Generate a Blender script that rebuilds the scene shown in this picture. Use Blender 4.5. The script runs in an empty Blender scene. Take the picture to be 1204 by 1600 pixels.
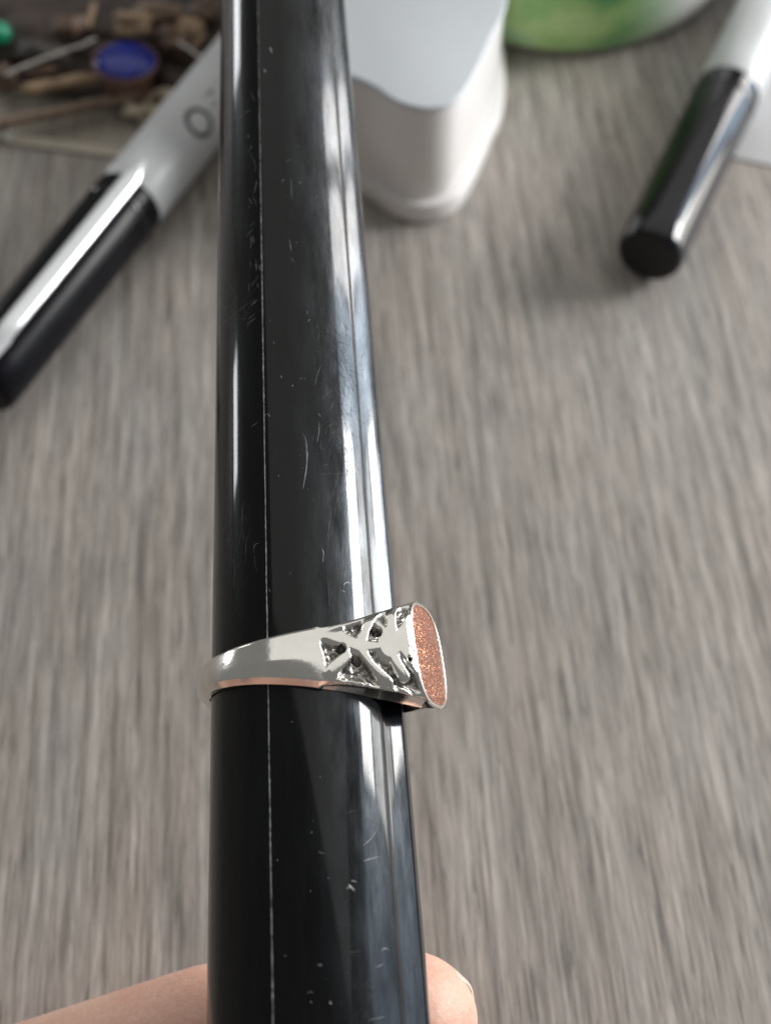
import bpy, bmesh, math, random
import numpy as np
from mathutils import Vector, Matrix, noise

random.seed(7)
rng = np.random.default_rng(7)
CM = 0.01                       # everything below is written in centimetres
scene = bpy.context.scene
col = scene.collection

# ------------------------------------------------------------------ camera
PITCH = math.radians(58.0)      # looking down at the desk
CAM_H = 16.0                    # lens height above the desk, cm
FPX = 2000.0                    # focal length in pixels of the 1204x1600 photograph
SN, CS = math.sin(PITCH), math.cos(PITCH)
RIGHT = np.array([1.0, 0, 0]); UP = np.array([0, SN, CS]); FWD = np.array([0, CS, -SN])
CAM = np.array([0, 0, CAM_H])
cam_data = bpy.data.cameras.new('camera')
cam = bpy.data.objects.new('camera', cam_data)
col.objects.link(cam)
cam.location = CAM * CM
cam.rotation_euler = (math.pi / 2 - PITCH, 0, 0)
cam_data.sensor_fit = 'VERTICAL'
cam_data.sensor_height = 24.0
cam_data.lens = FPX / 1600 * 24.0
cam_data.clip_start = 0.005
cam_data.clip_end = 20
cam_data.dof.use_dof = True
cam_data.dof.focus_distance = 12.55 * CM
cam_data.dof.aperture_fstop = 13.0
scene.camera = cam

# ------------------------------------------------------------------ room light
world = bpy.data.worlds.new("World")
scene.world = world
world.use_nodes = True
bg = world.node_tree.nodes['Background']
bg.inputs['Color'].default_value = (0.98, 0.97, 0.93, 1)   # pale even light of the room
bg.inputs['Strength'].default_value = 0.18

def window_light(name, az, el, dist, w, h, radiance, color, centre=(0, 8, 4)):
    a, e = math.radians(az), math.radians(el)
    d = Vector((math.sin(a) * math.cos(e), math.cos(a) * math.cos(e), math.sin(e)))
    L = bpy.data.lights.new(name, 'AREA')
    L.shape = 'RECTANGLE'; L.size = w * CM; L.size_y = h * CM
    L.energy = radiance * math.pi * (w * CM) * (h * CM)
    L.color = color
    o = bpy.data.objects.new(name, L); col.objects.link(o)
    o.location = (Vector(centre) + d * dist) * CM
    o.rotation_euler = d.to_track_quat('Z', 'Y').to_euler()
    return o
window_light('window_pane_light', 72, 21, 90, 28, 22, 34, (1.0, 0.99, 0.97))
window_light('window_pane_light', 72, 1, 90, 28, 34, 8.5, (1.0, 0.97, 0.92))
window_light('window_pane_light', 58.5, 10, 90, 10, 58, 5, (0.62, 0.80, 1.0))
window_light('window_pane_light', 52, 12, 90, 7, 48, 16, (1.0, 0.97, 0.95))
window_light('window_pane_light', 46.2, 13, 90, 5, 44, 12, (1.0, 0.97, 0.95))
window_light('window_pane_light', 89, 14, 90, 22, 60, 1.3, (0.62, 0.80, 1.0))
window_light('far_window_light', -67, 3, 110, 12, 12, 16, (0.97, 0.98, 1.0))
window_light('far_window_light', -47, 7, 110, 16, 20, 14, (0.95, 0.97, 1.0))
window_light('bright_ceiling_light', 12, 62, 150, 250, 160, 0.57, (1.0, 0.985, 0.94))

scene.view_settings.view_transform = 'Standard'
scene.view_settings.look = 'None'
scene.view_settings.exposure = 0
scene.view_settings.gamma = 1

# ------------------------------------------------------------------ helpers
def ray(px, py):
    v = RIGHT * (px - 602) / FPX + UP * (800 - py) / FPX + FWD
    return v
def on_plane(px, py, z=0.0):            # point of the horizontal plane z seen at a photo pixel
    v = ray(px, py); t = (z - CAM_H) / v[2]
    return CAM + v * t
def at_depth(px, py, dep):
    return CAM + ray(px, py) * dep

def tag(o, label=None, cat=None, group=None, kind=None):
    if label: o['label'] = label
    if cat: o['category'] = cat
    if group: o['group'] = group
    if kind: o['kind'] = kind
    return o
def empty(name, loc=(0, 0, 0), rot=None):
    o = bpy.data.objects.new(name, None); col.objects.link(o)
    o.empty_display_size = 0.01
    o.location = Vector(loc) * CM
    if rot is not None: o.rotation_euler = rot
    return o
def mesh(name, verts, faces, mat=None, parent=None, smooth=True, sharp=40, loc=None):
    me = bpy.data.meshes.new(name)
    v = (np.asarray(verts, dtype=float) * CM)
    me.from_pydata(v.tolist(), [], [tuple(int(i) for i in f) for f in faces])
    me.validate(); me.update()
    bm = bmesh.new(); bm.from_mesh(me)
    bmesh.ops.recalc_face_normals(bm, faces=bm.faces)
    bm.to_mesh(me); bm.free()
    if smooth:
        me.shade_smooth()
        if sharp: me.set_sharp_from_angle(angle=math.radians(sharp))
    if mat: me.materials.append(mat)
    o = bpy.data.objects.new(name, me); col.objects.link(o)
    if parent: o.parent = parent
    if loc is not None: o.location = Vector(loc) * CM
    return o
def grid_faces(nu, nv, wrap_u=False, wrap_v=False, base=0):
    F = []
    for i in range(nu if wrap_u else nu - 1):
        for j in range(nv if wrap_v else nv - 1):
            a = i * nv + j; b = ((i + 1) % nu) * nv + j
            c = ((i + 1) % nu) * nv + (j + 1) % nv; d = i * nv + (j + 1) % nv
            F.append((base + a, base + b, base + c, base + d))
    return F
def lathe_x(profile, n=48):             # profile of (x, r) turned about the local X axis
    V = []; 
    for x, r in profile:
        for k in range(n):
            a = 2 * math.pi * k / n
            V.append((x, r * math.cos(a), r * math.sin(a)))
    F = grid_faces(len(profile), n, False, True)
    F.append(tuple(range(n))); F.append(tuple((len(profile) - 1) * n + k for k in range(n)))
    return V, F
def lathe_z(profile, n=64, a0=0, a1=2 * math.pi):
    V = []; full = abs(a1 - a0 - 2 * math.pi) < 1e-6
    m = n if full else n + 1
    for r, z in profile:
        for k in range(m):
            a = a0 + (a1 - a0) * k / n
            V.append((r * math.cos(a), r * math.sin(a), z))
    return V, grid_faces(len(profile), m, False, full)
def prism(outline, z0, z1, bev=0.0, steps=3, scale_bottom=None):
    """closed outline extruded, with rounded top and bottom edges"""
    P = np.array(outline, float); n = len(P)
    nx = np.roll(P, -1, 0) - np.roll(P, 1, 0)
    N = np.stack([nx[:, 1], -nx[:, 0]], 1); N /= np.linalg.norm(N, axis=1)[:, None] + 1e-9
    area = 0.5 * np.sum(P[:, 0] * np.roll(P[:, 1], -1) - np.roll(P[:, 0], -1) * P[:, 1])
    if area < 0: N = -N
    rows = []
    for k in range(steps + 1):
        a = math.pi / 2 * k / steps
        rows.append((-bev * (1 - math.sin(a)), z0 + bev * (1 - math.cos(a))))
    for k in range(steps + 1):
        a = math.pi / 2 * k / steps
        rows.append((-bev * (1 - math.cos(a)), z1 - bev * (1 - math.sin(a))))
    V = []
    for off, z in rows:
        for p, q in zip(P, N): V.append((p[0] + q[0] * off, p[1] + q[1] * off, z))
    F = grid_faces(len(rows), n, False, True)
    F.append(tuple(range(n))); F.append(tuple((len(rows) - 1) * n + k for k in range(n)))
    return V, F
def spline(pts, n=8, closed=True):      # Catmull-Rom through 2-D or 3-D points
    P = np.array(pts, float); m = len(P); out = []
    for i in range(m if closed else m - 1):
        if closed: a, b, c, d = P[(i - 1) % m], P[i], P[(i + 1) % m], P[(i + 2) % m]
        else: a, b, c, d = P[max(i - 1, 0)], P[i], P[i + 1], P[min(i + 2, m - 1)]
        for k in range(n):
            t = k / n
            out.append(0.5 * ((2 * b) + (-a + c) * t + (2 * a - 5 * b + 4 * c - d) * t * t + (-a + 3 * b - 3 * c + d) * t ** 3))
    if not closed: out.append(P[-1])
    return np.array(out)
def tube(path, radii, n=12, cap=True):
    P = np.array(path, float); m = len(P)
    R = np.array(radii, float) if np.ndim(radii) else np.full(m, radii)
    T = np.gradient(P, axis=0); T /= np.linalg.norm(T, axis=1)[:, None]
    ref = np.array([0, 0, 1.0]) if abs(T[0, 2]) < .9 else np.array([1.0, 0, 0])
    V = []
    for i in range(m):
        e1 = np.cross(T[i], ref); e1 /= np.linalg.norm(e1); e2 = np.cross(T[i], e1)
        for k in range(n):
            a = 2 * math.pi * k / n
            V.append(P[i] + R[i] * (math.cos(a) * e1 + math.sin(a) * e2))
    F = grid_faces(m, n, False, True)
    if cap: F.append(tuple(range(n))); F.append(tuple((m - 1) * n + k for k in range(n)))
    return V, F
def blob(sx, sy, sz, seed=0, amp=0.25, freq=1.2, sub=3, flat=0.0):
    bm = bmesh.new(); bmesh.ops.create_icosphere(bm, subdivisions=sub, radius=1)
    V = []
    for v in bm.verts:
        c = v.co.normalized()
        k = 1 + amp * noise.noise(c * freq + Vector((seed * 7.3, seed * 1.7, 2))) * 2 \
              + amp * .5 * noise.noise(c * freq * 2.7 + Vector((seed * 3.1, 5, 2))) * 2
        V.append((c.x * k * sx, c.y * k * sy, max(c.z * k, -1 + flat) * sz))
    F = [[v.index for v in f.verts] for f in bm.faces]
    bm.free(); return V, F
def merge(*parts):
    V = []; F = []
    for v, f in parts:
        b = len(V); V += [tuple(p) for p in v]; F += [tuple(i + b for i in q) for q in f]
    return V, F

# ------------------------------------------------------------------ materials
class NT:
    def __init__(s, name):
        s.m = bpy.data.materials.new(name); s.m.use_nodes = True
        s.t = s.m.node_tree; s.n = s.t.nodes; s.l = s.t.links
        s.b = s.n['Principled BSDF']; s._co = None
    def set(s, **k):
        for a, v in k.items():
            i = s.b.inputs[a.replace('_', ' ')]
            if hasattr(v, 'links') or isinstance(v, bpy.types.NodeSocket): s.l.new(v, i)
            elif isinstance(v, (tuple, list)) and len(v) == 3 and i.type == 'RGBA': i.default_value = (*v, 1)
            else: i.default_value = v
        return s
    def node(s, typ, **k):
        n = s.n.new(typ)
        for a, v in k.items(): setattr(n, a, v)
        return n
    def co(s, scale=(1, 1, 1), rot=(0, 0, 0), loc=(0, 0, 0)):        # object coordinates in cm
        tc = s.node('ShaderNodeTexCoord')
        m0 = s.node('ShaderNodeMapping'); s.l.new(tc.outputs['Object'], m0.inputs[0])
        m0.inputs['Scale'].default_value = (100, 100, 100)
        m = s.node('ShaderNodeMapping', vector_type='TEXTURE') if 0 else s.node('ShaderNodeMapping')
        m1 = s.node('ShaderNodeMapping'); s.l.new(m0.outputs[0], m1.inputs[0])
        m1.inputs['Rotation'].default_value = rot
        s.l.new(m1.outputs[0], m.inputs[0])
        m.inputs['Scale'].default_value = scale; m.inputs['Location'].default_value = loc
        return m.outputs[0]
    def noise(s, vec, scale=1, detail=4, rough=.55, dist=0):
        n = s.node('ShaderNodeTexNoise'); s.l.new(vec, n.inputs['Vector'])
        n.inputs['Scale'].default_value = scale; n.inputs['Detail'].default_value = detail
        n.inputs['Roughness'].default_value = rough; n.inputs['Distortion'].default_value = dist
        return n.outputs['Fac']
    def ramp(s, fac, stops):
        r = s.node('ShaderNodeValToRGB'); s.l.new(fac, r.inputs[0])
        while len(r.color_ramp.elements) < len(stops): r.color_ramp.elements.new(0.5)
        for e, (p, c) in zip(r.color_ramp.elements, stops):
            e.position = p; e.color = (*c, 1) if np.ndim(c) else (c, c, c, 1)
        return r.outputs[0]
    def mix(s, fac, a, b, mode='MIX'):
        m = s.node('ShaderNodeMix', data_type='RGBA', blend_type=mode)
        for i, v in ((0, fac), (6, a), (7, b)):
            if isinstance(v, bpy.types.NodeSocket): s.l.new(v, m.inputs[i])
            elif np.ndim(v): m.inputs[i].default_value = (*v, 1)
            else: m.inputs[i].default_value = v if i == 0 else (v, v, v, 1)
        return m.outputs[2]
    def math(s, op, a, b=0.0, clamp=False):
        m = s.node('ShaderNodeMath', operation=op, use_clamp=clamp)
        for i, v in enumerate((a, b)):
            if isinstance(v, bpy.types.NodeSocket): s.l.new(v, m.inputs[i])
            else: m.inputs[i].default_value = v
        return m.outputs[0]
    def bump(s, h, strength=.2, dist_cm=.02):
        b = s.node('ShaderNodeBump'); s.l.new(h, b.inputs['Height'])
        b.inputs['Strength'].default_value = strength; b.inputs['Distance'].default_value = dist_cm * CM
        s.l.new(b.outputs[0], s.b.inputs['Normal']); return s

def plain(name, c, rough=.4, metal=0, var=.12, vscale=2.0, bump=0.0, coat=0.0, **k):
    m = NT(name); f = m.noise(m.co(), vscale, 5)
    c = np.array(c)
    m.set(Base_Color=m.ramp(f, [(.3, tuple(c * (1 - var))), (.7, tuple(np.minimum(c * (1 + var), 1)))]),
          Roughness=m.math('ADD', m.math('MULTIPLY', f, rough * .5), rough * .75), Metallic=metal)
    if coat: m.set(Coat_Weight=coat)
    if bump: m.bump(m.noise(m.co(), vscale * 12, 4), bump, .01)
    m.set(**k)
    return m.m

# desk laminate: weathered grey wood, fibres running away from the viewer
d = NT('grey_wood_laminate')
ROT = (0, 0, math.radians(-4))
fib = d.noise(d.co((7.5, .30, 1), ROT), 1, 6, .62, .35)
fib2 = d.noise(d.co((24, 1.15, 1), ROT, (3, 1, 0)), 1, 4, .6, .2)
broad = d.noise(d.co((1.7, .10, 1), ROT, (9, 4, 0)), 1, 4, .55, .4)
warm = d.noise(d.co((.9, .2, 1), ROT, (2, 7, 0)), 1, 3)
pore = d.noise(d.co((15, .8, 1), ROT, (5, 5, 0)), 1, 5, .65, .5)
c1 = d.ramp(fib, [(.30, (.20, .186, .175)), (.45, (.345, .323, .303)), (.55, (.41, .385, .362)), (.72, (.58, .553, .527))])
c2 = d.mix(.6, c1, d.ramp(fib2, [(.3, .45), (.7, 1.42)]), 'MULTIPLY')
c3 = d.mix(.55, c2, d.ramp(broad, [(.3, .80), (.68, 1.14)]), 'MULTIPLY')
c4 = d.mix(.7, c3, d.ramp(warm, [(.35, (1.05, .98, .91)), (.65, (.98, .97, .955))]), 'MULTIPLY')
c5 = d.mix(.75, c4, d.ramp(pore, [(.365, .40), (.44, 1.0)]), 'MULTIPLY')
grit = d.noise(d.co((30, 2.2, 1), ROT, (1, 8, 0)), 1, 4, .7)
c5 = d.mix(.5, c5, d.ramp(grit, [(.3, .72), (.7, 1.22)]), 'MULTIPLY')
d.set(Base_Color=c5, Roughness=d.ramp(fib, [(.3, .62), (.7, .48)]))
d.bump(d.math('ADD', fib, fib2), .35, .02)
M_desk = d.m

# black mandrel plastic, polished and scuffed
p = NT('scuffed_black_plastic')
haze = p.noise(p.co((5, 5, .9)), 1, 6, .7)
scuff = p.noise(p.co((26, 26, 3)), 1, 5, .7)
longw = p.noise(p.co((1.6, 1.6, .25)), 1, 2)
p.set(Base_Color=p.ramp(haze, [(.4, .0025), (.75, (.007, .008, .010))]),
      Roughness=p.ramp(p.mix(.5, haze, scuff), [(.38, .22), (.55, .30), (.72, .42)]),
      Specular_Tint=(.80, .90, 1.0), Coat_Weight=.66, Coat_IOR=1.46, Coat_Roughness=p.ramp(p.mix(.5, haze, scuff), [(.38, .03), (.55, .07), (.72, .16)]))  # blue of the window sheen put into the specular tint
p.bump(p.math('ADD', p.math('MULTIPLY', longw, 1.0), p.math('MULTIPLY', scuff, .05)), .35, .02)
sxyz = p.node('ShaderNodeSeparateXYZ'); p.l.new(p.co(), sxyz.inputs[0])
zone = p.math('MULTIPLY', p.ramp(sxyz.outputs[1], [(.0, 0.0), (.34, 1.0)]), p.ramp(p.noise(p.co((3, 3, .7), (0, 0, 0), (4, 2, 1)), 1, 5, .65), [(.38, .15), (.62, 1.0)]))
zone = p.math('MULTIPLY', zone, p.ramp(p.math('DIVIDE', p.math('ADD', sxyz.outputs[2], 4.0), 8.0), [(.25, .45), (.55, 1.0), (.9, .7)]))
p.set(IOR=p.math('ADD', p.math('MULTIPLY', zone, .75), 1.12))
M_black = p.m
M_chip = plain('pale_scratch', (.42, .43, .46), .35, 0, .5, 14)
M_chip_dim = plain('faint_scratch', (.10, .105, .12), .3, 0, .6, 14)

s = NT('polished_silver')
n1 = s.noise(s.co((5, 5, 5)), 1, 3); n2 = s.noise(s.co((70, 70, 70)), 1, 4, .7)
ta = s.node('ShaderNodeAttribute', attribute_name='recess_tone')  # darker and rougher where the relief is cut in
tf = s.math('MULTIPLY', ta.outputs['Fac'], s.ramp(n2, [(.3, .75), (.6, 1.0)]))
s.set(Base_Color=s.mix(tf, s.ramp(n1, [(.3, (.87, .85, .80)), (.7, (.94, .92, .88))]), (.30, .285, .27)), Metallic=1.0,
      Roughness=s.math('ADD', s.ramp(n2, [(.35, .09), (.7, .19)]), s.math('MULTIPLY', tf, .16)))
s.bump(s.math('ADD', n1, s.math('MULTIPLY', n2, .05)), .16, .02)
M_silver = s.m

s = NT('goldstone')
vec = s.co((105, 105, 105))
vo = s.node('ShaderNodeTexVoronoi'); s.l.new(vec, vo.inputs['Vector']); vo.inputs['Scale'].default_value = 1
sep = s.node('ShaderNodeSeparateColor'); s.l.new(vo.outputs['Color'], sep.inputs[0])
flake = s.ramp(sep.outputs[0], [(.50, 0.0), (.58, 1.0)])
bigc = s.noise(s.co((9, 9, 9)), 1, 4)
basec = s.ramp(bigc, [(.3, (.30, .088, .045)), (.7, (.42, .14, .082))])
s.set(Base_Color=s.mix(flake, basec, s.ramp(sep.outputs[1], [(0, (.55, .18, .08)), (.7, (.85, .36, .20)), (1, (1.0, .75, .55))])),
      Metallic=s.math('MULTIPLY', flake, .9), Roughness=.28, Coat_Weight=.5, Coat_Roughness=.05)
geo = s.node('ShaderNodeNewGeometry')
sub = s.node('ShaderNodeVectorMath', operation='SUBTRACT'); s.l.new(vo.outputs['Color'], sub.inputs[0]); sub.inputs[1].default_value = (.5, .5, .5)
scl = s.node('ShaderNodeVectorMath', operation='SCALE'); s.l.new(sub.outputs[0], scl.inputs[0]); scl.inputs['Scale'].default_value = 1.5
add = s.node('ShaderNodeVectorMath', operation='ADD'); s.l.new(scl.outputs[0], add.inputs[0]); s.l.new(geo.outputs['Normal'], add.inputs[1])
nrm = s.node('ShaderNodeVectorMath', operation='NORMALIZE'); s.l.new(add.outputs[0], nrm.inputs[0])
s.l.new(nrm.outputs[0], s.b.inputs['Normal'])
M_stone = s.m

s = NT('skin')
n1 = s.noise(s.co((1.3, 1.3, 1.3)), 1, 4); n2 = s.noise(s.co((16, 16, 16)), 1, 5, .7)
wv = s.node('ShaderNodeTexVoronoi', feature='DISTANCE_TO_EDGE'); s.l.new(s.co((11, 26, 11)), wv.inputs['Vector']); wv.inputs['Scale'].default_value = 1
s.set(Base_Color=s.mix(.35, s.ramp(n1, [(.3, (.80, .42, .32)), (.7, (.90, .60, .47))]), s.ramp(n2, [(.3, (.55, .27, .20)), (.7, (.9, .6, .46))])),
      Roughness=.5, Subsurface_Weight=.35, Subsurface_Radius=(.35, .12, .06), Subsurface_Scale=.008)
cr = s.noise(s.co((5, 1.2, 3)), 1, 3, .5)
s.bump(s.math('ADD', s.math('ADD', s.math('MULTIPLY', n2, .5), s.ramp(wv.outputs['Distance'], [(0, 0.0), (.15, .4)])), s.ramp(cr, [(.40, .3), (.45, 0.0), (.50, .3)])), .20, .02)
M_skin = s.m
M_nail = plain('fingernail', (.86, .64, .53), .35, 0, .05, 3, 0, .3)

M_barrel = plain('white_marker_plastic', (.62, .64, .65), .38, 0, .06, 1)
M_cap = plain('glossy_black_cap', (.006, .006, .009), .09, 0, .3, 1, IOR=1.48)
M_cap_satin = plain('satin_black_cap', (.006, .006, .008), .24, 0, .3, 1, IOR=1.22)
M_capend = plain('black_cap_inside', (.004, .004, .005), .6, 0, .3, 1)
M_clip = plain('window_lit_clip', (.82, .84, .86), .16, .25, .03, 1)  # window reflection along the clip put into a pale base colour
M_ink = plain('dark_print', (.05, .05, .055), .5)
M_white = plain('white_plastic', (.87, .85, .84), .30, 0, .03, .8)
M_lid = plain('skylit_white_lid', (.68, .72, .76), .42, 0, .04, .5)  # blue of the sky light on the top face put into the lid colour
M_tub = plain('pale_grey_tub', (.72, .73, .72), .35, 0, .05, 1)
s = NT('green_label')
f = s.noise(s.co((.55, .55, .8), (0, 0, 0), (3.1, 1, 0)), 1, 3)
gc = s.ramp(f, [(.33, (.10, .38, .17)), (.46, (.36, .66, .24)), (.58, (.60, .84, .36)), (.72, (.48, .80, .50))])
sx = s.node('ShaderNodeSeparateXYZ'); s.l.new(s.co(), sx.inputs[0])
s.set(Base_Color=s.mix(s.ramp(s.math('DIVIDE', s.math('ADD', sx.outputs[0], s.math('MULTIPLY', f, .8)), 4.0), [(.32, 0.0), (.62, 1.0)]), gc, (.72, .74, .72)), Roughness=.4)
M_green = s.m
M_paper = plain('pale_paper', (.56, .56, .57), .6, 0, .05, 1, .1)
M_blue = plain('cobalt_glass', (.010, .022, .26), .12, 0, .25, 3)
M_pink = plain('dull_copper_rim', (.26, .15, .12), .4, .3, .2, 4)
M_leather = plain('dark_brown_leather', (.055, .038, .030), .6, 0, .6, 2.5, .6)
M_tan = plain('tan_wood', (.33, .23, .145), .6, 0, .35, 4, .4)
M_tan2 = plain('weathered_tan_wood', (.25, .18, .13), .65, 0, .4, 4, .4)
M_brown = plain('brown_stone', (.13, .08, .055), .5, 0, .6, 4, .5)
M_dark = plain('dark_grey_stone', (.06, .055, .05), .6, 0, .5, 3, .5)
M_beige = plain('beige_cord', (.58, .50, .38), .7, 0, .2, 5, .5)
M_teal = plain('teal_glass', (.02, .30, .17), .15, 0, .2, 3)
M_pearl = plain('pearl_white', (.55, .53, .50), .25, 0, .1, 3)
M_wire = plain('dull_silver_wire', (.55, .53, .50), .3, .9, .1, 4)
s = NT('clear_film'); s.set(Base_Color=(.62, .56, .47), Roughness=.25, Transmission_Weight=.0, Alpha=.34)
M_film = s.m
M_filmedge = plain('film_edge', (.50, .45, .37), .4, 0, .1, 3)

# ------------------------------------------------------------------ the desk
V, F = prism([(-60, -22), (40, -22), (40, 75), (-60, 75)], -2.2, 0, .12)
tag(mesh('desk', V, F, M_desk), 'grey weathered wood grain desk top', None, None, 'structure')

# ------------------------------------------------------------------ ring mandrel
AX = RIGHT * -0.06007 + UP * 1.0 + FWD * 0.38
AX /= np.linalg.norm(AX)
P0 = CAM + RIGHT * -0.79673 + UP * (-240 / FPX * 12.9356) + FWD * 12.9356
CC = -FWD + np.dot(FWD, AX) * AX; CC /= np.linalg.norm(CC)       # towards the viewer
RR = np.cross(AX, CC)                                            # towards the right
R0, TP = 0.95, 0.022
def frame(o, origin):
    m = Matrix((( CC[0], RR[0], AX[0], origin[0] * CM), (CC[1], RR[1], AX[1], origin[1] * CM),
                (CC[2], RR[2], AX[2], origin[2] * CM), (0, 0, 0, 1)))
    o.matrix_world = m
def surf(px, py):                     # photo pixel -> (angle, length) on the mandrel
    v = ray(px, py); lo = 8.0
    for _ in range(60):
        for st in (0.05,):
            pass
        break
    t = 8.0
    while t < 20:
        P = CAM + v * t; sl = np.dot(P - P0, AX); q = P - P0 - AX * sl
        if np.linalg.norm(q) < R0 - TP * sl: break
        t += .01
    return math.atan2(np.dot(q, RR), np.dot(q, CC)), sl

mandrel = empty('ring_mandrel'); frame(mandrel, P0)
tag(mandrel, 'glossy black plastic ring sizing stick with a lengthwise groove', 'ring mandrel')
A1, A2 = math.radians(49.5), math.radians(76)
def section(R):
    pts = []
    n = 170
    start, end = A2 + math.radians(.9), A1 - math.radians(.8) + 2 * math.pi
    for k in range(n + 1):
        a = start + (end - start) * k / n
        pts.append((R * math.cos(a), R * math.sin(a)))
    # a stepped groove: a wall straight in from the left lip, then a flat floor rising to the right lip
    lx, ly = R * math.cos(A1), R * math.sin(A1)
    qx, qy = R * math.cos(A2) - .004, R * math.sin(A2) - .010
    fx, fy = lx - .245 * R, ly - .006
    pts += [(lx - .008, ly - .001), (lx - .12 * R, ly - .004), (fx + .01, fy)]
    for t in (.04, .2, .4, .6, .8, .97):
        pts.append((fx + (qx - fx) * t - .012 * math.sin(math.pi * t), fy + (qy - fy) * t))
    pts.append((qx + .004, qy + .004))
    return pts
S = list(np.linspace(-13, 15.6, 60))
V = []
for sl in S:
    V += [(x, y, sl) for x, y in section(R0 - TP * sl)]
ns = len(section(1))
# rounded far tip
for k in range(1, 7):
    a = k / 6 * math.pi / 2 * .97
    R = (R0 - TP * 15.6)
    V += [(x * math.cos(a), y * math.cos(a), 15.6 + R * .6 * math.sin(a)) for x, y in section(R)]
F = grid_faces(len(S) + 6, ns, False, True)
F.append(tuple(range(ns))); F.append(tuple((len(S) + 5) * ns + k for k in range(ns)))
mesh('mandrel_body', V, F, M_black, mandrel, sharp=25)

# moulding seam: a thin ragged pale ridge
sa = surf(417, 930)[0]
def ribbon(pts, width, lift=.004):    # pts = (angle, length); returns a thin domed strip on the cone
    V = []; F = []
    P = []
    for a, sl in pts:
        R = R0 - TP * sl + lift
        P.append((R * math.cos(a), R * math.sin(a), sl))
    P = np.array(P); T = np.gradient(P, axis=0); T /= np.linalg.norm(T, axis=1)[:, None] + 1e-9
    W = np.array(width) if np.ndim(width) else np.full(len(P), width)
    for i, (a, sl) in enumerate(pts):
        nrm = np.array([math.cos(a), math.sin(a), 0]); e = np.cross(T[i], nrm)
        V += [tuple(P[i] - e * W[i] / 2 - nrm * lift * 1.5), tuple(P[i]), tuple(P[i] + e * W[i] / 2 - nrm * lift * 1.5)]
    return V, grid_faces(len(P), 3)
pts = []; wd = []
for k, sl in enumerate(np.linspace(-9, 8, 900)):
    pts.append((sa + .0025 * noise.noise(Vector((sl * 2.3, 0, 0))) + .0012 * noise.noise(Vector((sl * 11, 3, 0))), sl))
    w = .011 + .014 * noise.noise(Vector((sl * 7, 1, 0))) + .012 * noise.noise(Vector((sl * 23, 9, 0)))
    fade = 1 if sl < 4 else max(.25, 1 - (sl - 4) / 5)
    wd.append(max(.003, w * fade))
V, F = ribbon(pts, wd, .0022)
mesh('mould_seam', V, F, M_chip, mandrel)

# scratches and nicks, real slivers on the surface
def pscr(path, w=.006):
    pp = spline([surf(*q) for q in path], 6, False)
    m = len(pp); ww = [w * (.25 + .75 * math.sin(math.pi * (i + .5) / m)) for i in range(m)]
    return ribbon([tuple(q) for q in pp], ww, .002)
bright = []; dim = []
for path, w in [([(472, 676), (478, 690), (480, 715), (476, 745), (473, 764)], .008), ([(477, 692), (479, 730), (474, 762)], .006),
                ([(498, 660), (498, 675), (495, 692)], .008), ([(497, 646), (501, 652)], .009),
                ([(503, 858), (505, 865), (504, 878)], .012), ([(413, 650), (418, 647), (422, 651)], .010),
                ([(500, 741), (530, 740), (560, 741)], .005), ([(345, 512), (370, 488), (398, 468)], .005),
                ([(386, 507), (400, 497)], .010), ([(388, 499), (398, 490)], .008), ([(392, 478), (402, 468)], .013),
                ([(392, 668), (403, 660)], .008), ([(396, 857), (400, 850), (405, 849)], .008),
                ([(497, 1331), (506, 1334)], .006), ([(566, 1322), (580, 1309), (588, 1296)], .012),
                ([(567, 1346), (578, 1342), (592, 1339)], .014), ([(544, 1382), (553, 1392)], .022), ([(541, 1388), (549, 1386)], .014),
                ([(548, 1376), (556, 1378)], .012), ([(594, 1488), (600, 1482), (607, 1484)], .013), ([(586, 1512), (598, 1507)], .008),
                ([(496, 1508), (503, 1508)], .010), ([(576, 1594), (600, 1589)], .008), ([(545, 1488), (560, 1486)], .004),
                ([(421, 74), (425, 82)], .02), ([(413, 108), (415, 114)], .016), ([(463, 228), (468, 230)], .009),
                ([(455, 280), (456, 312)], .004), ([(452, 375), (455, 392)], .005), ([(536, 914), (543, 910), (551, 916)], .020),
                ([(532, 922), (540, 926)], .012), ([(515, 1565), (517, 1569)], .016), ([(420, 920), (423, 925)], .008)]:
    bright.append(pscr(path, w * .72))
def rnd_scratches(n, box, lmin, lmax, ang, spread, out, w=(.0025, .006)):
    x0, y0, x1, y1 = box
    for _ in range(n):
        x = random.gauss((x0 + x1) / 2, (x1 - x0) / 4); y = random.uniform(y0, y1)
        L = random.uniform(lmin, lmax); a = math.radians(random.gauss(ang, spread))
        dx, dy = math.cos(a) * L / 2, -math.sin(a) * L / 2; k = random.gauss(0, .03) * L
        out.append(pscr([(x - dx, y - dy), (x + k * math.sin(a), y + k * math.cos(a)), (x + dx, y + dy)], random.uniform(*w)))
rnd_scratches(55, (492, 500, 556, 720), 6, 34, 110, 35, dim)
rnd_scratches(150, (500, 520, 562, 740), 4, 22, 95, 50, bright, (.0015, .0032))
rnd_scratches(90, (505, 500, 560, 760), 3, 14, 90, 60, dim, (.003, .006))
rnd_scratches(30, (512, 740, 550, 930), 20, 90, 84, 4, dim, (.002, .0045))
rnd_scratches(12, (515, 760, 535, 900), 30, 90, 84, 3, bright, (.0018, .003))
rnd_scratches(30, (345, 430, 405, 520), 8, 40, 45, 25, dim)
rnd_scratches(30, (345, 800, 400, 920), 6, 50, 70, 35, dim)
rnd_scratches(26, (380, 150, 408, 470), 4, 20, 85, 20, bright, (.002, .006))
rnd_scratches(30, (490, 20, 540, 480), 6, 40, 84, 12, dim)
rnd_scratches(45, (530, 1180, 600, 1590), 4, 26, 60, 45, dim, (.002, .006))
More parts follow.
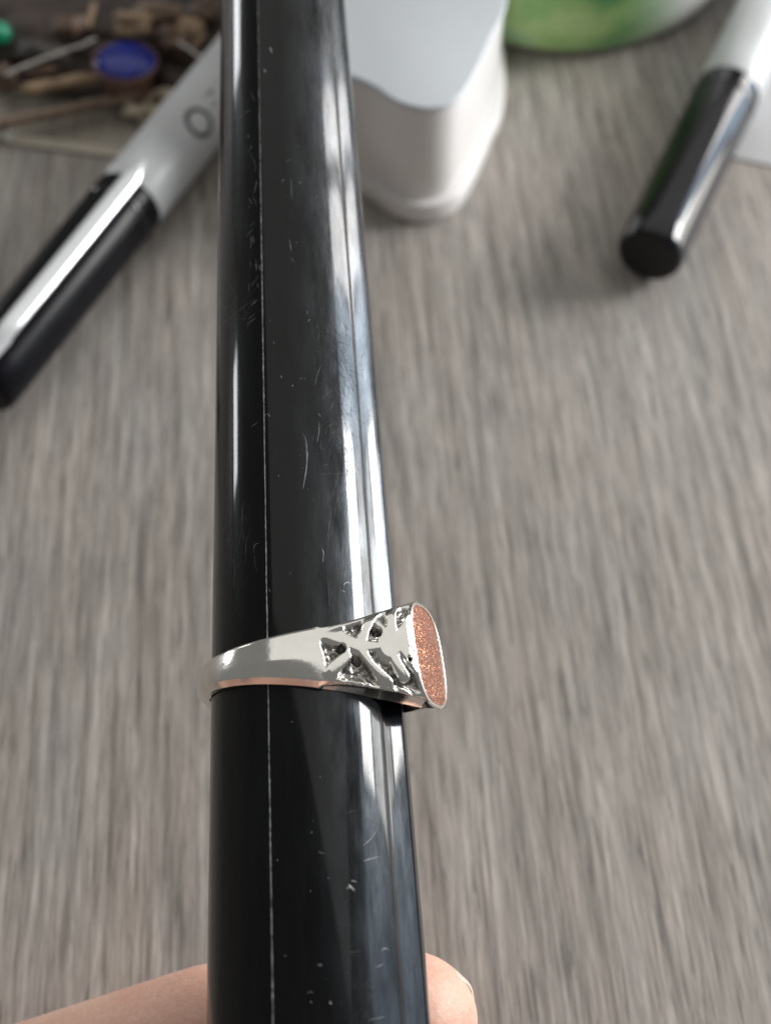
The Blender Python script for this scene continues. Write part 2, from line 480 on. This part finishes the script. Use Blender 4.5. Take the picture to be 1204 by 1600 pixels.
rnd_scratches(30, (430, 250, 520, 900), 2, 7, 90, 50, bright, (.002, .005))
rnd_scratches(14, (350, 1100, 590, 1590), 1, 4, 90, 60, bright, (.004, .008))
V, F = merge(*bright); tag(mesh('scratches', V, F, M_chip, mandrel), kind='stuff')
V, F = merge(*dim); tag(mesh('faint_scratches', V, F, M_chip_dim, mandrel), kind='stuff')

# ------------------------------------------------------------------ the signet ring
ring = empty('signet_ring'); RS = -0.10
frame(ring, P0 + AX * RS)
tag(ring, 'silver signet ring with branch relief shoulders and sparkling copper stone on the black stick', 'ring')
HEAD = math.radians(67)               # the head points this far round from the viewer
RI, RO = 0.972, 1.09
H0, B0, Z0 = 1.33, .37, .53
def Hz(z): return H0 - .085 * z
TA = math.radians(56)                 # where the shoulder leaves the band
SH_W = .29
def shank_w(al): # half width over the plain shank, al = angle from head axis (rad)
    t = (math.pi - abs(al)) / (math.pi - TA); t = max(0, min(1, t))
    return .135 + (SH_W - .135) * t ** 2.6
def edge_b(v): return B0 * max(0.0, 1 - abs(v) ** 2.8) ** (1 / 2.8)
# relief: photo-like branches in a 1204x1047 sketch of the shoulder
CAP = [((450, 490), (500, 390), 50, 38), ((500, 390), (565, 230), 36, 48), ((450, 490), (330, 430), 50, 54), ((330, 430), (200, 330), 50, 100),
       ((450, 490), (590, 497), 52, 34), ((455, 500), (520, 620), 38, 30), ((520, 620), (620, 760), 30, 50), ((335, 430), (345, 545), 36, 34),
       ((345, 555), (205, 660), 40, 54), ((690, 440), (690, 520), 96, 92), ((690, 440), (605, 320), 40, 26),
       ((720, 420), (715, 210), 46, 44), ((790, 430), (870, 290), 40, 36), ((690, 540), (765, 730), 40, 44),
       ((780, 510), (890, 690), 46, 44), ((830, 420), (900, 470), 84, 96)]
PIT = [((312, 497), 30), ((600, 395), 32), ((428, 600), 26), ((832, 610), 15)]
def relief(sv, v):
    """0 = polished surface, negative = cut in; sv 0..1 along shoulder, v -1..1 across (1 = up)"""
    x = 150 + 730 * sv
    top = 335 - 225 * sv; bot = 735 + 200 * sv
    y = top + (1 - v) / 2 * (bot - top)
    hgt = np.zeros_like(x); dome = np.zeros_like(x)
    for (x0, y0), (x1, y1), r0, r1 in CAP:
        dx, dy = x1 - x0, y1 - y0
        t = np.clip(((x - x0) * dx + (y - y0) * dy) / (dx * dx + dy * dy + 1e-9), 0, 1)
        dd = np.hypot(x - x0 - t * dx, y - y0 - t * dy); r = (r0 + (r1 - r0) * t) * 1.02
        k = np.clip((1.60 - dd / r) / .85, 0, 1)
        hgt = np.maximum(hgt, k * k * (3 - 2 * k))
        dome = np.maximum(dome, np.clip(1 - (dd / (r * 1.5)) ** 2, 0, 1))
    pebble = np.zeros_like(x)
    for i in np.ndindex(x.shape):
        pebble[i] = noise.noise(Vector((x[i] / 38, y[i] / 38, 0))) + .35 * noise.noise(Vector((x[i] / 17, y[i] / 17, 4)))
    g = -.050 + .020 * pebble
    for (cx_, cy_), r in PIT:
        dd = np.hypot(x - cx_, y - cy_)
        g = g - .045 * np.clip(1.3 - dd / r, 0, 1); hgt = hgt * np.clip((dd / r - .6) / .6, 0, 1)
    out = g * (1 - hgt) + .004 * hgt + .014 * dome * hgt
    # border of the carved panel
    m = np.clip((x - 165 - 14 * np.sin(y / 40)) / 30, 0, 1) * np.clip((880 - x) / 40, 0, 1)
    m = m * np.clip((y - top - 45) / 45, 0, 1) * np.clip((bot - 60 - y + 30 * pebble) / 40, 0, 1)
    out = out * m
    for _ in range(5):      # melted, cast look
        q_ = np.pad(out, 1, mode='edge')
        out = (q_[1:-1, 1:-1] * 2 + q_[:-2, 1:-1] + q_[2:, 1:-1] + q_[1:-1, :-2] + q_[1:-1, 2:]) / 6
    return out
DZ = -.085
REC = []; BASEG = []
def shoulder(sign, NU=230, NV=170):
    """grid from band junction (s=0) to the face edge (s=1)"""
    sv = np.linspace(0, 1, NU)[:, None] * np.ones((1, NV)); v = np.ones((NU, 1)) * np.linspace(1, -1, NV)[None, :]
    P = np.zeros((NU, NV, 3))
    tang = np.array([RO * math.cos(TA), RO * math.sin(TA)])
    for j in range(NV):
        vj = v[0, j]; zb = Z0 * vj
        e = np.array([Hz(zb), edge_b(vj)])
        t = sv[:, j]
        P[:, j, 0] = tang[0] + (e[0] - tang[0]) * t
        P[:, j, 1] = tang[1] + (e[1] - tang[1]) * t
        P[:, j, 2] = vj * (SH_W + (Z0 - SH_W) * t ** 1.05) + DZ * (1 - t)
        bow = .018 * np.sin(np.pi * t)
        P[:, j, 0] += bow * .7; P[:, j, 1] += bow * .7
    BASEG[:] = [P[:, j, :].copy() for j in range(NV)]
    du = np.gradient(P, axis=0); dv = np.gradient(P, axis=1)
    N = np.cross(du, dv); N /= np.linalg.norm(N, axis=2)[..., None] + 1e-9
    if N[NU // 2, NV // 2] @ np.array([.7, .7, 0]) < 0: N = -N
    hw = SH_W + (Z0 - SH_W) * sv
    edge = (1 - np.abs(v)) * hw
    rel = relief(sv, v)
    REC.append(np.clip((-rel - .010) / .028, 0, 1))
    h = rel - (.008 * v ** 2 + .10 * hw * v + .034 * np.clip(-v - .05, 0, 1) ** 1.3) * (1 - sv) ** 2 - .20 * np.clip(.020 - edge, 0, 1) - .95 * np.clip(.060 - edge, 0, 1) * (v < 0) * np.clip((1 - sv) * 12, 0, 1)
    P = P + N * h[..., None]
    P[..., 1] *= sign
    return P
SHN = shoulder(1)
NVR = 170
shf = SHN.copy(); shf[..., 1] *= -1
# shank rows between the two shoulders
NS = 120
vv = np.linspace(1, -1, NVR)
rows = []
for k in range(1, NS):
    al = TA + (2 * math.pi - 2 * TA) * k / NS
    a_ = al if al <= math.pi else al - 2 * math.pi
    w = shank_w(a_)
    th = .118 * (1 - .12 * math.cos(al) * 0)
    ed = (1 - np.abs(vv)) * w
    taper = -.10 * w * vv
    near = math.exp(-((abs(a_) - TA - .28) / .42) ** 2)
    taper = taper - .045 * near * np.clip(-vv - .05, 0, 1) ** 1.3
    r = RI + th + taper - .5 * np.clip(.02 - ed, 0, 1) * (vv > 0) - .95 * np.clip(.055 - ed, 0, 1) * (vv < 0) - .008 * vv ** 2
    # flattened facets: polished flats along the shank
    rows.append(np.stack([r * math.cos(al), r * math.sin(al), w * vv + DZ], 1))
outer = np.concatenate([SHN[::-1], np.array(rows), shf], 0)     # face edge -> round the back -> face edge
NU = outer.shape[0]
# inner edge rows
inner = np.zeros((NU, 7, 3)); q = np.linspace(1, -1, 7)
nsx = SHN.shape[0]
for i in range(NU):
    if i < nsx: t = 1 - i / (nsx - 1); al = TA * (1 - t); w = SH_W + (.50 - SH_W) * t
    elif i >= NU - nsx: t = (i - (NU - nsx)) / (nsx - 1); al = 2 * math.pi - TA * (1 - t); w = SH_W + (.50 - SH_W) * t
    else:
        al = math.atan2(outer[i, 80, 1], outer[i, 80, 0]) % (2 * math.pi)
        a_ = al if al <= math.pi else al - 2 * math.pi; w = shank_w(a_)
    inner[i] = np.stack([np.full(7, RI * math.cos(al)), np.full(7, RI * math.sin(al)), w * .985 * q], 1)
    inner[i, :, 2] += DZ * ((1 - t) if (i < nsx or i >= NU - nsx) else 1)
    if i < nsx or i >= NU - nsx:          # hollow behind the head: the wall keeps one thickness
        sg = 1 if i < nsx else -1
        nx_, ny_ = math.cos(math.radians(40)), math.sin(math.radians(40)) * sg
        for j_, qq in enumerate(q):
            vi = min(NVR - 1, max(0, int(round((1 - qq) / 2 * (NVR - 1)))))
            o_ = BASEG[vi if 0 else vi][(nsx - 1 - i) if i < nsx else i - (NU - nsx)]
            x_, y_ = o_[0] - nx_ * .125, max(0.0, o_[1] - abs(ny_) * .125)
            rr_ = math.hypot(x_, y_)
            if rr_ < RI: x_, y_ = x_ / rr_ * RI, y_ / rr_ * RI
            inner[i, j_] = (x_, y_ * sg, o_[2] * .97)
V = [tuple(x) for x in outer.reshape(-1, 3)] + [tuple(x) for x in inner.reshape(-1, 3)]
F = grid_faces(NU, NVR)
b = NU * NVR
F += grid_faces(NU, 7, base=b)
for i in range(NU - 1):
    F.append((i * NVR, b + i * 7, b + (i + 1) * 7, (i + 1) * NVR))
    F.append((i * NVR + NVR - 1, (i + 1) * NVR + NVR - 1, b + (i + 1) * 7 + 6, b + i * 7 + 6))
# face: rim loops
def face_loop(k, dz=0.0, n=None):
    L = []
    for j in range(NVR): # near half top to bottom
        vj = vv[j]; L.append((vj * Z0 * k, edge_b(vj) * k))
    for j in range(NVR - 2, 0, -1):
        vj = vv[j]; L.append((vj * Z0 * k, -edge_b(vj) * k))
    return [(Hz(z) + dz, bb, z) for z, bb in L]
base = len(V)
loops = [face_loop(1.0, -.016), face_loop(.985, .004), face_loop(.955, .010), face_loop(.925, .006), face_loop(.915, -.02), face_loop(.7, -.03)]
NL = len(loops[0])
for L in loops: V += L
F += grid_faces(len(loops), NL, False, True, base)
F.append(tuple(base + (len(loops) - 1) * NL + k for k in range(NL)))
V = np.array(V)
def turn(V):    # ring frame (a, b, z): a = head axis; b>0 towards the viewer -> mandrel local (x=viewer, y=right, z)
    a, bb, z = V[:, 0], V[:, 1], V[:, 2]
    x = a * math.cos(HEAD) + bb * math.sin(HEAD)
    y = a * math.sin(HEAD) - bb * math.cos(HEAD)
    return np.stack([x, y, z], 1)
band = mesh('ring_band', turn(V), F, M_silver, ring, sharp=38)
rec_tone = np.zeros(len(V)); rc = REC[0]
rec_tone[:nsx * NVR] = rc[::-1].reshape(-1); rec_tone[(NU - nsx) * NVR:NU * NVR] = rc.reshape(-1)
at_ = band.data.attributes.new('recess_tone', 'FLOAT', 'POINT'); at_.data.foreach_set('value', rec_tone.astype(np.float32))
# stone, slightly domed
SV = []; K = 14
for k in range(K):
    sc = .918 * (1 - k / K)
    L = face_loop(sc, 0)
    SV += [(p_[0] + -.004 + .040 * (1 - (sc / .918) ** 2.2), p_[1], p_[2]) for p_ in L]
SV.append((H0 + .036, 0, 0))
SF = grid_faces(K, NL, False, True) + [((K - 1) * NL + k, (K - 1) * NL + (k + 1) % NL, len(SV) - 1) for k in range(NL)]
mesh('goldstone_inlay', turn(np.array(SV)), SF, M_stone, ring, sharp=60)

# ------------------------------------------------------------------ the hand that holds the stick
hand = empty('person', at_depth(200, 1900, 13))
tag(hand, 'bare hand gripping the lower end of the black stick, index finger wrapped behind it', 'person')
def cone(p0, p1, r0, r1, n=20):
    p0, p1 = np.array(p0, float), np.array(p1, float); d_ = p1 - p0; L = np.linalg.norm(d_); d_ /= L
    ref = np.array([0, 0, 1.0]) if abs(d_[2]) < .9 else np.array([1.0, 0, 0])
    e1 = np.cross(d_, ref); e1 /= np.linalg.norm(e1); e2 = np.cross(d_, e1)
    prof = []
    for k in range(7): a = -math.pi / 2 + math.pi / 2 * k / 6; prof.append((r0 * math.sin(a), max(r0 * math.cos(a), 1e-3)))
    for k in range(7): a = math.pi / 2 * k / 6; prof.append((L + r1 * math.sin(a), max(r1 * math.cos(a), 1e-3)))
    V = []
    for x, r in prof:
        for k in range(n):
            a = 2 * math.pi * k / n; V.append(p0 + d_ * x + r * (e1 * math.cos(a) + e2 * math.sin(a)))
    F = grid_faces(len(prof), n, False, True); F.append(tuple(range(n))); F.append(tuple((len(prof) - 1) * n + k for k in range(n)))
    return V, F
def chain(pts, rr): return [cone(pts[i], pts[i + 1], rr[i], rr[i + 1]) for i in range(len(pts) - 1)]
# index finger: knuckle, first joint, second joint, tip
ix = [at_depth(-430, 1905, 13.0), at_depth(-60, 1768, 13.75), at_depth(330, 1628, 13.55), at_depth(480, 1602, 13.45), at_depth(640, 1597, 12.95)]
parts = chain(ix, [1.0, .90, .80, .76, .70])
def off(p_, k, dx=0, dz=0): return np.array(p_) - AX * k + RR * dx + CC * dz
mid = [off(p_, 1.75, .1, 0) for p_ in ix]; mid[0] = off(ix[0], 1.6, -.2, 0)
rin = [off(p_, 3.45, .0, .02) for p_ in ix]; rin[0] = off(ix[0], 3.1, -.1, .05)
pnk = [off(p_, 5.0, -.1, .1) for p_ in ix]; pnk[0] = off(ix[0], 4.5, 0, .1)
parts += chain(mid, [1.0, .92, .84, .80, .72]) + chain(rin, [.98, .88, .80, .76, .70]) + chain(pnk, [.9, .78, .7, .66, .6])
wrist = ix[0] - AX * 8.5 + RR * -1.5 + CC * .8
palm0 = [ix[0], mid[0], rin[0], pnk[0]]
for q_ in palm0:
    parts += chain([q_, q_ * .45 + wrist * .55, wrist], [1.0, 1.15, 1.45])
parts += chain([palm0[0], palm0[1], palm0[2], palm0[3]], [1.0, 1.0, 1.0, .9])
parts += chain([palm0[0] * .5 + wrist * .5, palm0[3] * .5 + wrist * .5], [1.2, 1.2])
ctr = P0 - AX * 7.4
th0 = wrist * .7 + ix[0] * .3 + CC * .4
th = [th0, P0 - AX * 9.4 + RR * -2.9 + CC * 1.4, P0 - AX * 7.9 + RR * -1.1 + CC * 1.95, P0 - AX * 7.1 + RR * .55 + CC * 1.85]
parts += chain(th, [1.35, 1.1, .9, .78])
fore = wrist - AX * 9 + RR * -4 + CC * 1.5
parts += [cone(wrist, fore, 1.9, 2.9)]; parts += [cone(wrist + RR * .9, fore + RR * .8, 1.6, 2.6)]
V, F = merge(*parts)
hm = mesh('hand_skin', np.array(V) - at_depth(200, 1900, 13), F, M_skin, hand)
md = hm.modifiers.new('remesh', 'REMESH'); md.mode = 'VOXEL'; md.voxel_size = .075 * CM; md.use_smooth_shade = True
md = hm.modifiers.new('smooth', 'CORRECTIVE_SMOOTH') if 0 else hm.modifiers.new('smooth', 'SMOOTH'); md.factor = .6; md.iterations = 7
# nail on the far side of the index fingertip, its free edge showing past the pad
def nail(tip, prev, r, name='fingernail', away=None):
    ax_ = tip - prev; ax_ /= np.linalg.norm(ax_)
    nn = away - np.dot(away, ax_) * ax_; nn /= np.linalg.norm(nn); tt = np.cross(nn, ax_)
    V = []; NA, NB = 15, 13
    for lay in (0, 1):
        for i in range(NA):
            u = -.55 + 1.13 * i / (NA - 1)
            for j in range(NB):
                w_ = -.95 + 1.9 * j / (NB - 1)
                lim = 1 - .30 * max(0, (u - .35) / .32) ** 2
                a = w_ * lim
                rr = r * .955 - lay * .035 - .9 * max(0, u - .05) ** 2
                V.append(tip + ax_ * u * (1.0 + 0.0) * (1 - .12 * w_ * w_) + rr * (nn * math.cos(a) + tt * math.sin(a)))
    F = grid_faces(NA, NB) + grid_faces(NA, NB, base=NA * NB)
    n_ = NA * NB
    for i in range(NA - 1):
        F.append((i * NB, (i + 1) * NB, n_ + (i + 1) * NB, n_ + i * NB)); F.append((i * NB + NB - 1, n_ + i * NB + NB - 1, n_ + (i + 1) * NB + NB - 1, (i + 1) * NB + NB - 1))
    for j in range(NB - 1):
        F.append((j, n_ + j, n_ + j + 1, j + 1)); k = (NA - 1) * NB; F.append((k + j, k + j + 1, n_ + k + j + 1, n_ + k + j))
    return mesh(name, np.array(V) - at_depth(200, 1900, 13), F, M_nail, hand)
AWAY = FWD * .75 + UP * .55 + RIGHT * .3
for ch, r in ((ix, .70), (mid, .72), (rin, .70), (pnk, .60)):
    nail(ch[-1], ch[-2], r, away=AWAY)
nail(th[-1], th[-2], .78, away=CC)

# ------------------------------------------------------------------ markers on the desk
def marker(px_end, px_mid, r, cap_len, length, label, with_clip, roll=0.0, logo=False):
    a = on_plane(*px_end, r); b_ = on_plane(*px_mid, r)
    yaw = math.atan2(b_[1] - a[1], b_[0] - a[0])
    o = empty('permanent_marker', (a[0], a[1], 0), (0, 0, yaw))
    tag(o, label, 'marker')
    rot = Matrix.Rotation(roll, 4, 'X')
    def put(name, VF, mat, par=o, sharp=40):
        V = np.array(VF[0]) @ np.array(rot.to_3x3()).T + np.array([0, 0, r]); return mesh(name, V, VF[1], mat, par, sharp=sharp)
    c = cap_len
    cap = put('cap', lathe_x([(.0, r * .80), (.015, r * .86), (.06, r * .91), (.16, r * .95), (.5, r * .965), (c * .6, r * .985), (c - .06, r), (c - .02, r * .995), (c, r * .975)]), M_cap_satin if with_clip else M_cap)
    put('cap_end', lathe_x([(-.02, r * .66), (-.015, r * .74), (.05, r * .76)]), M_capend)
    put('barrel', lathe_x([(c - .3, r * .90), (c + .01, r * .965), (c + .05, r * .99), (c + .5, r * 1.0), (length - 1.2, r * 1.0), (length - 1.1, r * .96), (length - .5, r * .95), (length - .2, r * .85), (length, r * .5)]), M_barrel)
    put('cap_ring', lathe_x([(c - .45, r * 1.0), (c - .43, r * 1.015), (c - .36, r * 1.015), (c - .34, r * 1.0)]), M_cap)
    if with_clip:
        VV = []; n = 24; xs = np.linspace(.12, c + .34, n)
        for i, x in enumerate(xs):
            u = i / (n - 1)
            w = .135 * min(1, math.sqrt(max(0.02, (1 - u) * 14))) * (1.0 if u > .12 else .75 + 2 * u)
            z0 = r * .93 + (.0 if u < .1 else .10); z1 = z0 + .10
            if u < .1: z0 = r * .6; z1 = r * .98 + u * .8
            for yy, zz in ((-w, z0), (-w, z1 - .03), (-w * .6, z1 + .008), (0, z1 + .02), (w * .6, z1 + .008), (w, z1 - .03), (w, z0)):
                VV.append((x, yy, zz))
        FF = grid_faces(n, 7, False, True); FF.append(tuple(range(7))); FF.append(tuple((n - 1) * 7 + k for k in range(7)))
        put('clip', (VV, FF), M_clip)
    if logo:
        # small round printed emblem and a few strokes of print wrapped on the barrel
        VV = []; FF = []; n = 28; xc = c + 1.75
        for k in range(n):
            a_ = 2 * math.pi * k / n
            for rr_ in (.28, .19):
                x = xc + rr_ * math.cos(a_); ang = rr_ * math.sin(a_) / r; VV.append((x, -(r + .003) * math.sin(ang), (r + .003) * math.cos(ang)))
        FF = grid_faces(n, 2, True, False)
        for x0, x1, a0_, a1_ in ((.42, .47, -.2, .2), (.52, .57, -.2, .2), (.57, .70, -.2, -.14), (.57, .70, .14, .2), (.80, .84, -.2, .2), (.84, .96, -.03, .03), (.96, 1.0, -.2, .2)):
            bse = len(VV)
            for x in (xc + x0, xc + x1):
                for q_ in (a0_, 0.5 * (a0_ + a1_), a1_):
                    ang = q_ / r; VV.append((x, -(r + .003) * math.sin(ang), (r + .003) * math.cos(ang)))
            FF += grid_faces(2, 3, base=bse)
        save = rot.copy(); rot2 = Matrix.Rotation(roll + math.radians(24), 4, 'X')
        V = np.array(VV) @ np.array(rot2.to_3x3()).T + np.array([0, 0, r]); mesh('printed_emblem', V, FF, M_ink, o)
    return o
marker((-34, 606), (372, 105), .60, 4.35, 13.6, 'white marker with a black clip cap, lying left of the upright black stick', True, math.radians(18), True)
marker((1012, 402), (1158, 100), .58, 4.35, 13.6, 'white marker with plain black cap at the upper right, lying across a sheet of paper', False)

# ------------------------------------------------------------------ white box with wavy front
HB = 2.4
top_px = [(300 + 130, 60), (445, 92), (490, 108), (545, 117), (585, 134), (622, 158), (668, 168), (712, 154), (742, 112), (768, 55), (790, 5)]
pts = [on_plane(x, y, HB)[:2] for x, y in top_px]
right_end = pts[-1]
pts += [right_end + [.05, 1.2], right_end + [.05, 3.2], right_end + [-.1, 5.2], right_end + [-.8, 6.0], right_end + [-2.2, 6.2], right_end + [-3.3, 5.4], pts[0] + [-.1, 4.0], pts[0] + [-.05, 2.0]]
outl = spline([tuple(q_) for q_ in pts], 8)
ctrb = outl.mean(0)
box = empty('plastic_dispenser', (ctrb[0], ctrb[1], 0))
tag(box, 'white plastic dispenser box with a wavy front edge standing behind the black stick', 'box')
lo = outl - ctrb
def grow(P, k):
    nx = np.roll(P, -1, 0) - np.roll(P, 1, 0); N = np.stack([nx[:, 1], -nx[:, 0]], 1); N /= np.linalg.norm(N, axis=1)[:, None]
    area = 0.5 * np.sum(P[:, 0] * np.roll(P[:, 1], -1) - np.roll(P[:, 0], -1) * P[:, 1])
    return P + N * k * (1 if area > 0 else -1)
V, F = prism(grow(lo, -.03), .3, HB - .12, .02); mesh('box_shell', V, F, M_white, box)
V, F = prism(grow(lo, .01), HB - .10, HB, .045, 5); mesh('box_lid', V, F, M_lid, box)
V, F = prism(grow(lo, .13), .0, .42, .07, 4); mesh('base_flange', V, F, M_white, box)
V, F = prism(grow(lo, -.07), HB - .13, HB - .09, .0); mesh('lid_joint', V, F, plain('shadow_gap_plastic', (.25, .24, .23), .5), box)

# ------------------------------------------------------------------ green tub at the top edge
tub_c = on_plane(878, 82, 0)[:2] + np.array([0.1, 3.3])
tub = empty('plastic_tub', (tub_c[0], tub_c[1], 0))
tag(tub, 'round pale plastic tub with a green label at the top edge of the picture', 'tub')
V, F = lathe_z([(0.01, .0), (3.1, .0), (3.35, .06), (3.52, .3), (3.62, .8), (3.66, 1.6), (3.68, 3.0), (3.75, 3.1), (3.75, 3.6), (3.6, 3.66), (0.01, 3.7)], 96)
mesh('tub_body', V, F, M_tub, tub)
V, F = lathe_z([(3.38, .10), (3.545, .3), (3.642, .8), (3.682, 1.6), (3.70, 2.9), (3.66, 2.9)], 80, math.radians(-170), math.radians(-30))
mesh('green_label', V, F, M_green, tub)

# ------------------------------------------------------------------ sheet of paper under the right marker
pp = [on_plane(x, y, 0)[:2] for x, y in ((1128, 244), (1300, 282), (1330, 90), (1182, 90))]
pc = np.mean(pp, 0)
V, F = prism([tuple(q_ - pc) for q_ in pp], .004, .03, .0)
tag(mesh('paper_sheet', V, F, M_paper, None, smooth=False, loc=(pc[0], pc[1], 0)), 'pale grey sheet of paper under the right-hand marker', 'paper')

# ------------------------------------------------------------------ clutter at the upper left
def blobthing(name, px, py, size, mat, label, cat, seed=1, z=None, amp=.25, rot=0, flat=.2, sub=3, lift=0):
    q_ = on_plane(px, py, lift + size[2] * .6)
    V, F = blob(*size, seed=seed, amp=amp, flat=flat, sub=sub)
    o = mesh(name, V, F, mat, None, sharp=0, loc=(q_[0], q_[1], lift + size[2] * (1 - flat) - .01))
    o.rotation_euler = (0, 0, math.radians(rot))
    if label: tag(o, label, cat)
    return o
blobthing('leather_pouch', 130, 48, (3.5, 1.35, .4), M_leather, 'crumpled dark brown pouch lying under the small clutter at the upper left', 'pouch', 3, amp=.3, rot=-4, sub=5)
blobthing('leather_pouch', 290, 108, (1.1, 1.1, .25), M_leather, 'flat black pouch between the blue cabochon and the white marker barrel', 'pouch', 5, amp=.2, rot=20, sub=4)
def stickthing(p0, p1, z0, z1, r, mat, name, label, cat, wob=.03, knots=14):
    a = on_plane(*p0, z0); b_ = on_plane(*p1, z1)
    P = [a + (b_ - a) * t + np.array([0, wob * noise.noise(Vector((t * 5, r * 40, 1))), wob * noise.noise(Vector((t * 5, 3, r * 9)))]) for t in np.linspace(0, 1, knots)]
    rr = [r * (1 + .25 * noise.noise(Vector((t * 9, 7, r * 30)))) * (1 if 0 < k < knots - 1 else .8) for k, t in enumerate(np.linspace(0, 1, knots))]
    c_ = (a + b_) / 2
    V, F = tube(np.array(P) - np.array([c_[0], c_[1], 0]), rr, 10)
    return tag(mesh(name, V, F, mat, None, loc=(c_[0], c_[1], 0)), label, cat)
stickthing((-40, 203), (222, 147), .30, .40, .10, M_tan2, 'wood_stick', 'long thin tan stick nearest the viewer, running toward the beige cord knot', 'stick')
stickthing((34, 141), (165, 118), .55, .6, .11, M_tan, 'wood_stick', 'short pale stick just below the dark pouch and left of the blue cabochon', 'stick')
stickthing((138, 46), (148, 4), .8, .8, .06, M_tan, 'wood_stick', 'small upright splinter above the dark pouch at the very top', 'stick', .05)
# blue cabochon on a dull rim
cq = on_plane(196, 98, .75)
cab = empty('blue_cabochon', cq - np.array([0, 0, .0]), (math.radians(-4), math.radians(4), 0))
tag(cab, 'round cobalt blue cabochon in a dull copper setting at the upper left', 'cabochon')
V, F = lathe_z([(.01, -.55), (.45, -.53), (.50, -.1), (.56, -.06), (.60, .02), (.575, .06), (.55, .05)], 48); mesh('copper_setting', V, F, M_pink, cab)
V, F = lathe_z([(.55, .04), (.50, .10), (.35, .15), (.18, .175), (.005, .18)], 48); mesh('blue_glass', V, F, M_blue, cab)
# beige cord knot
kq = on_plane(238, 165, .2)
P = [(.35 * math.cos(t) * (1 + .35 * math.sin(2.7 * t)), .27 * math.sin(1.3 * t), .04 + .10 * math.sin(2.1 * t)) for t in np.linspace(0, 13, 90)]
V, F = tube(P, .085, 10)
tag(mesh('cord_knot', V, F, M_beige, None, loc=(kq[0], kq[1], .16)), 'bunched beige cord knot beside the white marker barrel', 'cord')
blobthing('teal_bead', 0, 55, (.22, .22, .22), M_teal, 'teal glass bead at the left edge of the picture', 'bead', 2, amp=.05, lift=.6)
blobthing('pearl_bead', 8, 213, (.17, .13, .12), M_pearl, 'small pearly bead at the left edge below the thin stick', 'bead', 4, amp=.08)
blobthing('pearl_bead', 2, 492, (.16, .22, .12), M_pearl, 'pearly bead at the left edge beside the black marker cap', 'bead', 6, amp=.08)
for i, (px, py, sz, mt, lb, rt, lf) in enumerate([
        (214, 38, (.42, .26, .2), M_tan, 'tan wood chip on the pouch, up and right of the blue cabochon', 10, .75),
        (262, 62, (.35, .22, .18), M_brown, 'brown stone chip between two tan chips on the pouch', -20, .7),
        (298, 52, (.25, .36, .2), M_tan, 'upright tan wood chip closest to the top of the black stick', 15, .6),
        (318, 22, (.3, .22, .2), M_brown, 'dark brown chip touching the black stick at the top of the picture', 0, .6),
        (108, 46, (.3, .2, .2), M_brown, 'small reddish brown chip on the pouch left of the upright splinter', 30, .8),
        (60, 82, (.5, .22, .2), M_dark, 'long dark chip on the left part of the pouch', -25, .6),
        (10, 125, (.22, .25, .2), M_brown, 'brown chip at the left edge above the thin stick', 40, .3),
        (62, 108, (.3, .14, .12), M_brown, 'small brown chip resting above the short pale stick', -10, .5),
        (285, 84, (.34, .16, .12), M_brown, 'flat reddish chip right of the blue cabochon', -8, .4),
        (245, 22, (.45, .2, .18), M_tan2, 'long weathered chip at the top of the pouch', 5, .8)]):
    blobthing('wood_chip' if mt in (M_tan, M_tan2) else 'stone_chip', px, py, sz, mt, lb, 'chip', i + 11, amp=.35, rot=rt, lift=lf)
for p0, p1, z0, z1, lb in (((8, 118), (150, 62), 1.0, .9, 'thin silver wire pin lying across the clutter above the short pale stick'),
                           ((250, 52), (318, 92), .9, .8, 'thin silver wire pin right of the blue cabochon')):
    stickthing(p0, p1, z0, z1, .035, M_wire, 'wire_pin', lb, 'pin', .05)
# clear film bag
fp = [on_plane(x, y, 0)[:2] for x, y in ((-60, 217), (205, 252), (262, 190), (240, 120), (-60, 150))]
fc = np.mean(fp, 0)
bag = empty('plastic_bag', (fc[0], fc[1], 0)); tag(bag, 'thin clear plastic bag lying flat under the thin stick, left of the marker', 'bag')
V, F = prism([tuple(q_ - fc) for q_ in fp], .006, .02); mesh('bag_film', V, F, M_film, bag, smooth=False)
e0, e1 = fp[0] - fc, fp[1] - fc
nrm_ = np.array([-(e1 - e0)[1], (e1 - e0)[0]]); nrm_ /= np.linalg.norm(nrm_)
V, F = prism([tuple(e0), tuple(e1), tuple(e1 + nrm_ * .24), tuple(e0 + nrm_ * .24)], .022, .06, .01); mesh('bag_seam', V, F, M_filmedge, bag)
